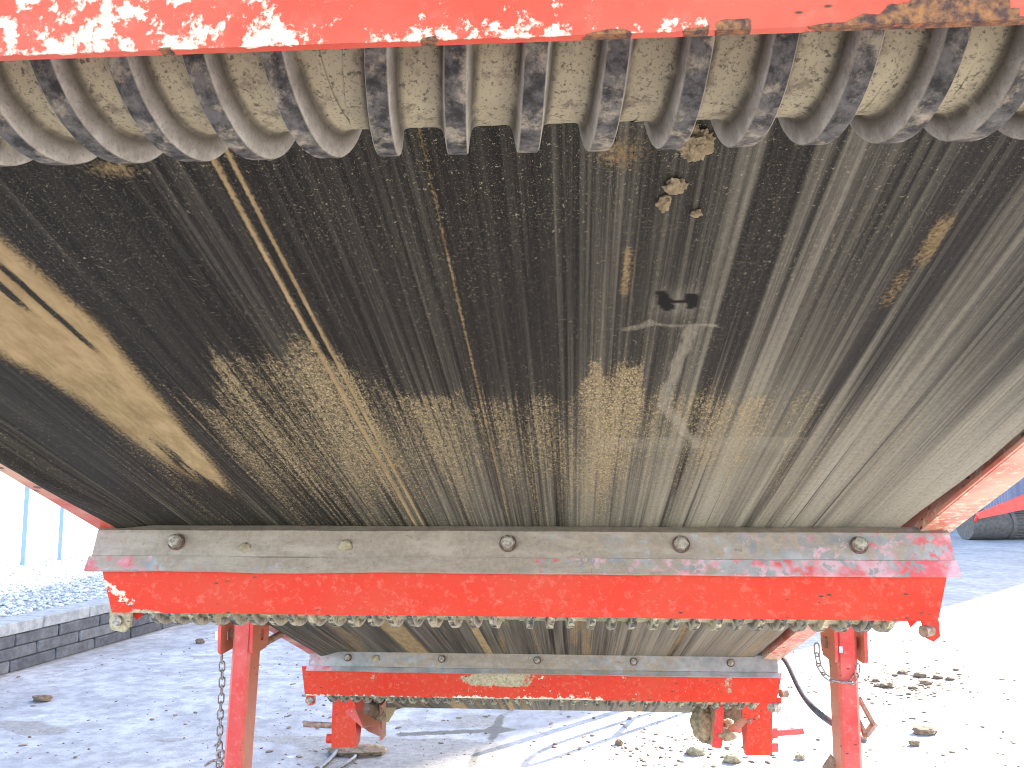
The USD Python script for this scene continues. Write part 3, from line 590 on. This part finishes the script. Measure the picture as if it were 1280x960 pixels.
# legs: square tubes in bracket plates
YL = 2.85
def leg(px_in_top, px_in_bot, sx, wear):
    a, b = at(px_in_top, 800, YL), at(px_in_bot, 957, YL)
    def cx(z): return a[0] + (b[0] - a[0]) * (z - a[2]) / (b[2] - a[2])
    V = []; w, d = .062, .105
    rows = np.concatenate([[0.02], np.linspace(.3, 1.33, 30)])
    base = []
    bev = .009
    xo = [0 + bev, w - bev, w, w, w - bev, bev, 0, 0]; yo = [0, 0, bev, d - bev, d, d, d - bev, bev]
    for z in rows:
        xi = cx(z)
        for k in range(8): base.append([xi + (xo[k] if sx > 0 else -w + xo[k]), YL + yo[k], z])
    f = []
    n = 8
    for i in range(len(rows) - 1):
        for k in range(n):
            q = [i * n + k, i * n + (k + 1) % n, (i + 1) * n + (k + 1) % n, (i + 1) * n + k]; f += [[q[0], q[1], q[2]], [q[0], q[2], q[3]]]
    V = np.array(base) - COFF; f = np.array(f)
    f = np.vstack([f, [[0, k + 1, k] for k in range(1, n - 1)]])
    m_ = trimesh.Trimesh(V, f, process=False)
    v, f2, _ = usdkit.meshkit.arrays(m_, 35)
    inner = (v[:, 0] > cx(.8) - XC - .012) if sx < 0 else np.zeros(len(v), bool)
    a3 = dict(chip=-.25 + .4 * (n2(v[:, 2] * 5, v[:, 0] * 30, 3) - .5), rust=-.35 + .3 * (n2(v[:, 2] * 9, v[:, 0] * 40, 8) - .5), mud=-.32 + .5 * (n2(v[:, 2] * 4, v[:, 0] * 30, 5) - .5) + wear * inner)
    lg = obj('support_leg', trimesh.Trimesh(v, f2, process=False), 'leg_paint', conv, smooth=True, attrs=a3)
    fx = cx(.02) + (w / 2 if sx > 0 else -w / 2)
    ft = piece('foot_plate', box(fx - .08, fx + .08, YL - .04, YL + .15, .0, .018, .003), 'leg_paint', lg)
    return lg, cx
legL, cL = leg(313.5, 302, -1, .25)
legR, cR = leg(1046, 1053, 1, 0)
def bracket(par, x, ztop, zbot, y0, y1, hole=True):
    """a rounded plate in the y-z plane with a hole for the locking pin"""
    r = .022; pts = [(y0, ztop), (y1, ztop), (y1, zbot + .05), (y1 - r * .3, zbot + .02), (y1 - r, zbot + .004), (y0 + r, zbot), (y0 + .006, zbot + .006), (y0, zbot + r)]
    from shapely.geometry import Polygon, Point
    P_ = Polygon(pts)
    hc = ((y0 + y1) / 2 + .012, zbot + .052)
    if hole: P_ = P_.difference(Point(hc).buffer(.019).intersection(Point(hc).buffer(.03)))
    e = trimesh.creation.extrude_polygon(P_, .010, engine='earcut'); v = e.vertices
    e = trimesh.Trimesh(np.stack([x + v[:, 2] - .005, v[:, 0], v[:, 1]], 1), e.faces, process=False); e.fix_normals()
    return piece('leg_bracket', e, 'leg_paint', par, wear=(-.3, -.2, -.2)), hc
zt = 1.36
zbL = float(at(318, 819, YL - .01)[2]); zbR = float(at(1036, 830, YL - .01)[2])
bL, hcL = bracket(legL, cL(1.1) + .008, zt, zbL, YL - .02, YL + .135)
bL2, _ = bracket(legL, cL(1.1) - .062 - .036, zt, zbL, YL - .02, YL + .135, False)
bR, hcR = bracket(legR, cR(1.1) - .008, zt, zbR, YL - .02, YL + .135)
bR2, _ = bracket(legR, cR(1.1) + .062 + .020, zt, zbR, YL - .02, YL + .135, False)
# pins through the legs
piece('locking_pin', cyl((cL(1.1) - .118, hcL[0], hcL[1]), (cL(1.1) + .006, hcL[0], hcL[1]), .0175, 24), 'rusty_steel', legL)
piece('locking_pin', cyl((cR(1.1) - .020, hcR[0], hcR[1]), (cR(1.1) + .105, hcR[0], hcR[1]), .0175, 24), 'rusty_steel', legR)
q = at(272, 797, YL); piece('pin_tab', box(q[0] - .022, q[0] + .020, YL + .03, YL + .040, q[2] - .015, q[2] + .015, .002), 'zinc_primer', legL)
a, b = at(330, 804, YL + .16), at(352, 792, YL + .25); piece('pin_handle', cyl(a, b, .012), 'rusty_steel', legL)
q = at(1051, 812, YL - .0005); piece('bare_patch', box(q[0] - .006, q[0] + .006, YL - .0015, YL + .002, q[2] - .010, q[2] + .010, .0005), 'galvanised_steel', legR)
# bent flat bar behind the right leg
def flatbar(pts, w, thick, side):
    pts = np.asarray(pts, float); out = []
    for p, q in zip(pts[:-1], pts[1:]):
        d = (q - p) / np.linalg.norm(q - p); s = np.asarray(side, float); s = s - d * (s @ d); s /= np.linalg.norm(s); n = np.cross(d, s)
        out.append(trimesh.convex.convex_hull(np.array([e + sg * s * w / 2 + tg * n * thick / 2 for e in (p - d * thick * .3, q + d * thick * .3) for sg in (1, -1) for tg in (1, -1)])))
    return join(*out)
piece('bent_bar', flatbar([at(1074, 873, YL + .10), at(1092, 906, YL + .07), at(1082, 919, YL + .05), at(1070, 896, YL + .10)], .03, .010, (0, 1, 0)), 'rusty_steel', legR)
piece('foot_wedge', plate([at(1030, 962, YL + .1), at(1041, 945, YL + .1), at(1041, 975, YL + .1)], .05, (0, 1, 0)), 'rusty_steel', legR)

# tail end: drum, stub legs, cheek plates
obj('tail_drum', cyl((-.86, 4.62, .09), (.80, 4.62, .09), .143, 40), 'bolt_steel', conv, smooth=30, mtx=TILT)
YS = 4.15
def stub(pts_top, pts_bot, side_px, mudw, lab=None):
    """tapered box leg stub: front face corners in the picture at YS, side face running back"""
    (xl, xr) = pts_top; (bl, br) = pts_bot
    fr = [at(xl, 862, YS), at(xr, 862, YS), at(br, 934 if xl < 640 else 944, YS), at(bl, 935 if xl < 640 else 944, YS)]
    back = [p + np.array([0, .24, 0]) for p in fr[:2]] + [p + np.array([0, .06, .01]) for p in fr[2:]]
    m_ = trimesh.convex.convex_hull(np.array(fr + back))
    for _ in range(4): m_ = trimesh.Trimesh(*trimesh.remesh.subdivide(m_.vertices, m_.faces), process=False)
    m_.apply_translation(-COFF); v, f, _ = usdkit.meshkit.arrays(m_, 30)
    zz = v[:, 2]; h = (zz - zz.min()) / (zz.max() - zz.min())
    return obj('leg_stub', trimesh.Trimesh(v, f, process=False), 'red_paint', conv, smooth=True, attrs=dict(chip=-.3 + .42 * smoothstep(.45, .0, h), rust=np.full(len(v), -.4), mud=-.38 + mudw * smoothstep(.5, .0, h) + .35 * (v[:, 1] > YS + .01)))
sL = stub((416, 443), (414, 446), 0, .40); sR = stub((936, 965), (932, 965), 0, .35)
piece('stub_pin', cyl(at(380, 905, YS + .05), at(418, 907, YS + .05), .014, 16), 'rusty_steel', sL)
piece('stub_collar', cyl(at(409, 923, YS + .05), at(418, 923, YS + .05), .022, 16), 'red_paint', sL)
piece('stub_pin', cyl(at(962, 917, YS + .05), at(1004, 914, YS + .05), .014, 16), 'leg_paint', sR)
piece('stub_collar', cyl(at(963, 916, YS + .05), at(971, 916, YS + .05), .024, 16), 'leg_paint', sR)
piece('stub_collar', cyl(at(963, 934, YS + .05), at(972, 934, YS + .05), .022, 16), 'leg_paint', sR)
# gusset straps from stub to cheek plate
def strap(a, b, c, d, thick=.012): return plate([a, b, c, d], thick, (0, 0, 1))
piece('gusset', plate([at(432, 889, YS - .005), at(443, 886, YS + .0), at(476, 905, YS + .35), at(474, 911, YS + .28), at(453, 908, YS - .0)], .012, (0, .3, 1)), 'leg_paint', sL, wear=(-.3, -.3, .35))
piece('gusset', plate([at(453, 908, YS + .02), at(474, 908, YS + .28), at(479, 922, YS + .30), at(461, 914, YS + .06)], .012, (0, 1, 0)), 'leg_paint', sL, wear=(.1, -.3, .1))
piece('gusset', plate([at(909, 912, YS + .30), at(929, 897, YS + .02), at(950, 895, YS - .02), at(938, 903, YS - .02), at(925, 915, YS + .2)], .012, (0, .3, 1)), 'leg_paint', sR, wear=(-.1, -.3, .45))
piece('gusset', plate([at(927, 880, YS - .012), at(950, 878, YS - .012), at(950, 897, YS - .012), at(928, 898, YS - .012)], .012, (0, 1, 0)), 'red_paint', sR)
piece('cheek_plate', plate([at(477, 878, YS + .38), at(480, 878, YS + .38), at(480, 922, YS + .38), at(477, 922, YS + .38)], .10, (0, 1, 0)), 'leg_paint', wear=(-.2, -.2, .5))
piece('cheek_plate', plate([at(894, 882, YS + .30), at(904, 882, YS + .30), at(902, 930, YS + .30), at(897, 934, YS + .30), at(889, 932, YS + .30)], .05, (0, 1, 0)), 'leg_paint', wear=(-.1, -.2, .35))
piece('bearing_plate', plate([at(481, 884, YS + .45), at(495, 884, YS + .55), at(494, 888, YS + .55), at(486, 902, YS + .5), at(481, 902, YS + .45)], .02, (0, 1, 0)), 'leg_paint', wear=(-.3, -.2, .7))
s = plate([at(866, 890, YS + .75), at(895, 876, YS + .45), at(892, 930, YS + .42), at(875, 924, YS + .6), at(872, 915, YS + .7)], .06, (.3, 1, 0)); piece('bearing_plate', s, 'dried_mud', smooth=None)
for (px, py, Y, sz, sd, mt) in ((461, 890, YS + .34, (.12, .10, .12), 3, 'dark_mud'), (470, 895, YS + .36, (.10, .1, .08), 5, 'dried_mud'), (881, 905, YS + .5, (.13, .14, .19), 8, 'dried_mud'), (910, 905, YS + .33, (.06, .06, .05), 11, 'dried_mud'), (908, 917, YS + .30, (.10, .08, .07), 12, 'dried_mud'), (914, 888, YS + .55, (.2, .1, .16), 13, 'dark_mud')):
    s = lump(sz, sd); s.apply_translation(at(px, py, Y) - COFF); obj('caked_mud', s, mt, conv, smooth=True)
for sx, px, w in ((1, 456, .10), (1, 468, .09)):
    q = at(px, 880, YS + .5); piece('tail_bracket', box(q[0] - w / 2, q[0] + w / 2, YS + .5, YS + .52, q[2] - .09, q[2] + .08, .004), 'leg_paint', wear=(-.2, -.1, .1))
# cross tube high between the rails, hidden behind the belt
for u in (.7, 2.4, 3.9): obj('cross_tube', cyl((-.87, u, .14), (.87, u, .14), .03), 'rusty_steel', conv, smooth=30, mtx=TILT)

# ------------------------------------------------------------------ chains, hose, debris
def ring(c, d, side, L=.034, w=.018, r=.0026):
    d = np.asarray(d, float) / np.linalg.norm(d); s = np.asarray(side, float); s = s - d * (s @ d); s /= np.linalg.norm(s)
    h = L / 2 - w / 2; pts = [c + d * (h * (1 if math.cos(q) >= 0 else -1) + w / 2 * math.cos(q)) + s * w / 2 * math.sin(q) for q in np.linspace(0, 2 * math.pi, 18, endpoint=False) + .09]
    return tube(pts, r, 6, True)
def chain(pts, label, L=.034):
    P = spline(pts, 200); dd = np.r_[0, np.cumsum(np.linalg.norm(np.diff(P, axis=0), axis=1))]; n = int(dd[-1] / (L * .76)) + 1
    base = P[np.argmin(P[:, 2])]; t_ = thing('chain', label, 'chain', base)
    for i in range(n):
        s_ = np.array([np.interp((i + .5) / n * dd[-1], dd, P[:, k]) for k in range(3)]); e_ = np.array([np.interp(min((i + .7) / n, 1) * dd[-1], dd, P[:, k]) for k in range(3)])
        sd = np.array([.8, .6, 0.0]) if i % 2 else np.array([-.6, .8, .02])
        obj('link', ring(s_, e_ - s_, sd, L), 'chain_steel', t_, smooth=True, off=base)
    return t_
chain([at(277, 818, YL + .06), at(277.5, 850, YL + .06), at(275.5, 890, YL + .06), at(274, 945, YL + .06), at(272, 1000, YL + .06)], 'slim rusty chain hanging straight down beside the left support leg')
q = at(276, 948, YL + .04)
clip_ = tag(obj('chain_clip', join(tube(spline([at(256, 957, YL), at(266, 951, YL + .02), at(277, 949, YL + .03), at(281, 943, YL + .03), at(277, 938, YL + .03), at(271, 944, YL + .03), at(281, 958, YL + .03)], 30), .0045, 8)), 'chain_steel', smooth=True), 'small wire clip near the bottom of the hanging chain', 'clip')
chain([at(1021, 806, YL - .012), at(1022, 822, YL - .014), at(1026, 836, YL - .016), at(1036, 848, YL - .018), at(1050, 852, YL - .02), at(1063, 852, YL - .015), at(1070, 845, YL - .01), at(1073, 832, YL + .0)], 'short bright chain looped across the front of the right support leg', .040)
tag(obj('rubber_hose', tube(spline([at(968, 812, 3.62), at(983, 826, 3.5), at(1001, 862, 3.25), at(1020, 887, 3.0), at(1048, 908, 3.0), at(1080, 925, 3.05)], 50), .0125, 14), 'black_hose', smooth=True), 'black rubber hose curving down behind the right support leg', 'hose')
# mud stuck to the belt and held by the near roller
for (x_, u_, sz, sd, lab) in ((.256, .262, (.020, .020, .008), 1, 'larger of two pale clay lumps stuck to the belt below the near roller'), (.247, .288, (.013, .020, .008), 2, 'smaller of two pale clay lumps stuck to the belt below the near roller'), (.282, .305, (.012, .009, .006), 3, 'tiny pale clay crumb on the belt right of the pair of lumps'),
                              (.2685, .200, (.028, .036, .018), 4, 'big pale clay clod wedged between near roller fin and belt')):
    s = lump(sz, sd + 20, 4, .62); s.vertices += (fbm(s.vertices * 260 + sd, 3, sd)[:, None] - .5) * s.vertices * .9; p = tilt(x_ - .013, u_, -.006) + COFF; s.apply_transform(trimesh.transformations.rotation_matrix(-TH, (1, 0, 0))); 
    tag(obj('clay_lump', join(s) if False else s.apply_translation(p), 'pale_clay', smooth=True), lab, 'clay lump')
# clods on the ground
def clod(px, py, sz, sd, lab, mat='dark_mud', group=None):
    g = ground_at(px, py); s = lump(sz, sd, 3, .5); s.apply_translation((g[0], g[1], sz[2] * .30)); tag(obj('mud_clod', s, mat, smooth=True), lab, 'clod', group)
clod(53, 876, (.15, .09, .055), 31, 'brown mud clod lying alone on the shaded concrete near the wall')
clod(250, 804, (.09, .07, .06), 32, 'small dark clod on concrete left of the left support leg')
clod(1155, 917, (.14, .10, .06), 33, 'brown clod on the bright ground right of the bent bar')
clod(1143, 932, (.07, .04, .04), 34, 'flat little clod just below the brown clod at bottom right')
clod(915, 952, (.09, .08, .06), 35, 'rounded clod on the ground below the right leg stub', 'dried_mud')
clod(1000, 949, (.06, .05, .04), 36, 'small round clod between right leg stub and right support leg', 'dried_mud')
clod(870, 943, (.10, .06, .05), 37, 'clod at the edge of the dark shadow under the tail', 'dried_mud')
clod(774, 931, (.05, .05, .04), 38, 'small clod in the sunlit patch beneath the conveyor tail')
G1 = 'clods in the crumbled patch right of the leg'
for k, (px, py, s) in enumerate([(1128, 842, .16), (1150, 846, .2), (1172, 848, .16), (1187, 850, .14), (1158, 855, .18), (1110, 859, .2), (1140, 861, .13), (1095, 852, .12), (1098, 858, .14), (1119, 845, .1), (1195, 838, .1), (1136, 868, .08)]):
    clod(px, py, (s * .50, s * .40, s * .22), 50 + k, 'dark mud clod in the crumbled patch right of the right support leg', 'dark_mud', G1)
# loose crumbs and straw strewn over the yard
crumbs = []
for k in range(2000):
    px, py = rng.uniform(330, 1280), rng.uniform(800, 960)
    dense = rng.random()
    if k % 2 == 0: px, py = rng.normal(1135, 45), rng.normal(853, 12)
    if k % 7 == 0: px, py = rng.normal(850, 60), rng.normal(935, 14)
    if k % 9 == 0: px, py = rng.uniform(0, 420), rng.uniform(790, 960)
    py = max(py, 768)
    g = ground_at(px, py); s = .0035 + .011 * rng.random() ** 4; 
    m_ = trimesh.creation.icosphere(subdivisions=1, radius=s); m_.vertices *= [rng.uniform(.8, 2.2), rng.uniform(.6, 1.2), rng.uniform(.3, .6)]
    m_.apply_transform(trimesh.transformations.rotation_matrix(rng.random() * 3.1, (0, 0, 1))); m_.apply_translation((g[0], g[1], s * .25)); crumbs.append(m_)
tag(obj('mud_crumbs', join(*crumbs), 'dark_mud'), 'fine brown mud crumbs strewn over the concrete yard', 'crumbs', kind='stuff')
# tangle of old straps under the left stub
def debris(name, pts, r, mat, lab, cat, n=30): tag(obj(name, tube(spline(pts, n), r, 8), mat, smooth=True), lab, cat)
debris('rubber_strip', [ground_at(398, 962, .01), ground_at(412, 950, .015), ground_at(424, 937, .02), ground_at(436, 934, .015)], .012, 'black_hose', 'black rubber strip slanting up to the left leg stub on the ground', 'rubber strip')
debris('rubber_strip', [ground_at(420, 962, .01), ground_at(436, 952, .02), ground_at(444, 946, .015), ground_at(443, 940, .01)], .011, 'black_hose', 'short hooked black rubber strip on the ground below the left stub', 'rubber strip')
clod(448, 941, (.34, .20, .05), 71, 'dark mud heap on the ground under the left leg stub'); clod(462, 939, (.18, .1, .05), 72, 'brown mud streak at the right end of the dark heap', 'dried_mud'); clod(428, 936, (.12, .1, .05), 73, 'dark clump touching the black strip under the left stub')
# weed at the foot of the wall
wp = ground_at(92, 815); bl = []
for k in range(26):
    a = rng.random() * 6.28; l = .04 + .08 * rng.random(); d = np.array([math.cos(a), math.sin(a), .6 + rng.random()]); d /= np.linalg.norm(d); p0 = wp + np.array([rng.normal(0, .06), rng.normal(0, .12), 0]); w_ = np.cross(d, (0, 0, 1)); w_ /= np.linalg.norm(w_)
    pts = [p0 - w_ * .003, p0 + w_ * .003, p0 + d * l * .6 + w_ * .007, p0 + d * l * .6 - w_ * .007, p0 + d * l - np.array([0, 0, l * .2])]
    bl.append(trimesh.Trimesh(np.array(pts), [[0, 1, 2], [0, 2, 3], [3, 2, 4]], process=False))
weed = thing('weed', 'small green weed growing at the foot of the block wall', 'weed', wp)
for b_ in bl: obj('leaf', b_, 'weed_green', weed, off=wp)

for (x0, y0, x1, y1, h_, lab) in ((.42, 6.55, .62, 6.75, .95, 'galvanised hoop barrier behind the conveyor tail, the left one'), (.95, 6.60, 1.10, 7.05, 1.15, 'galvanised hoop barrier behind the conveyor tail, the right one')):
    b_ = thing('hoop_barrier', lab, 'barrier', (x0, y0, 0), 'hoop barriers behind the conveyor')
    arc = [(x0, y0, 0), (x0, y0, h_ * .5), (x0, y0, h_ - .12), ((x0 * 3 + x1) / 4, (y0 * 3 + y1) / 4, h_), ((x0 + 3 * x1) / 4, (y0 + 3 * y1) / 4, h_), (x1, y1, h_ - .12), (x1, y1, h_ * .5), (x1, y1, 0)]
    obj('hoop', tube(spline(arc, 60), .022, 10), 'galvanised_steel', b_, smooth=True, off=np.array([x0, y0, 0])); obj('rail', cyl((x0, y0, h_ * .55), (x1, y1, h_ * .55), .018), 'galvanised_steel', b_, smooth=30, off=np.array([x0, y0, 0]))
# ------------------------------------------------------------------ far right: parked roller and the grain store
dp = ground_at(1248, 676); dr = .43
land = thing('land_roller', 'dark land roller with red frame parked far right', 'roller', (dp[0], dp[1] + dr, 0))
ax = np.array([1.0, .18, 0]); ax /= np.linalg.norm(ax); c0 = np.array([dp[0] - .7, dp[1] + dr, dr]); loff = np.array([dp[0], dp[1] + dr, 0])
obj('drum', join(cyl(c0, c0 + ax * 1.25, dr, 48), cyl(c0 + ax * 1.18, c0 + ax * 1.30, dr + .02, 48)), 'drum_steel', land, smooth=30, off=loff)
ribs = [cyl(c0 + ax * 1.30, c0 + ax * 4.2, dr - .04, 40)]
for k in range(26):
    q = 2 * math.pi * k / 26; o = np.array([-ax[1] * math.cos(q), ax[0] * math.cos(q), math.sin(q)]) * (dr - .03); ribs.append(cyl(c0 + ax * 1.30 + o, c0 + ax * 4.2 + o, .022, 6))
obj('ribbed_drum', join(*ribs), 'drum_steel', land, smooth=30, off=loff)
A, B = at(1222, 646, dp[1] - .1), at(1330, 610, dp[1] - .1)
obj('frame_beam', plate([A + (0, 0, -.05), A + (0, 0, .10), B + (0, 0, .25), B + (0, 0, -.35)], .2, (0, 1, 0)), 'machine_red', land, off=loff)
obj('hitch', cyl(A, np.array([A[0], A[1] + .3, dr]), .05), 'machine_red', land, smooth=30, off=loff)
BX0, BX1, BY0, BY1, BH = 14.0, 19.4, 29.2, 45.0, 18.4
store = thing('grain_store', 'tall blue-grey sheet-clad grain store behind the parked roller', 'building', (BX0, BY0, 0))
soff = np.array([BX0, BY0, 0])
def corr(p0, d, w, h):
    n = int(w / .1); V, f = grid(np.arange(n + 1), np.array([0.0, h]), lambda I, Z: np.stack([p0[0] + d[0] * I * w / n + (I % 2) * .03 * d[1], p0[1] + d[1] * I * w / n - (I % 2) * .03 * d[0], Z], -1)); return V, f
obj('core', box(BX0 + .05, BX1 - .05, BY0 + .05, BY1 - .05, 0, BH - .05), 'grain_wall', store, off=soff)
obj('front_cladding', corr((BX0, BY0), (1, 0), BX1 - BX0, BH), 'grain_wall', store, off=soff)
obj('side_cladding', corr((BX0, BY1), (0, -1), BY1 - BY0, BH), 'grain_wall', store, off=soff)
obj('roof', trimesh.convex.convex_hull(np.array([(a, b, BH) for a in (BX0 - .2, BX1 + .2) for b in (BY0 - .2, BY1 + .2)] + [((BX0 + BX1) / 2, b, BH + .9) for b in (BY0 - .2, BY1 + .2)])), 'galvanised_steel', store, off=soff)
obj('door', box(BX0 + 1.4, BX0 + 4.2, BY0 - .08, BY0 - .04, 0, 3.6), 'galvanised_steel', store, off=soff)
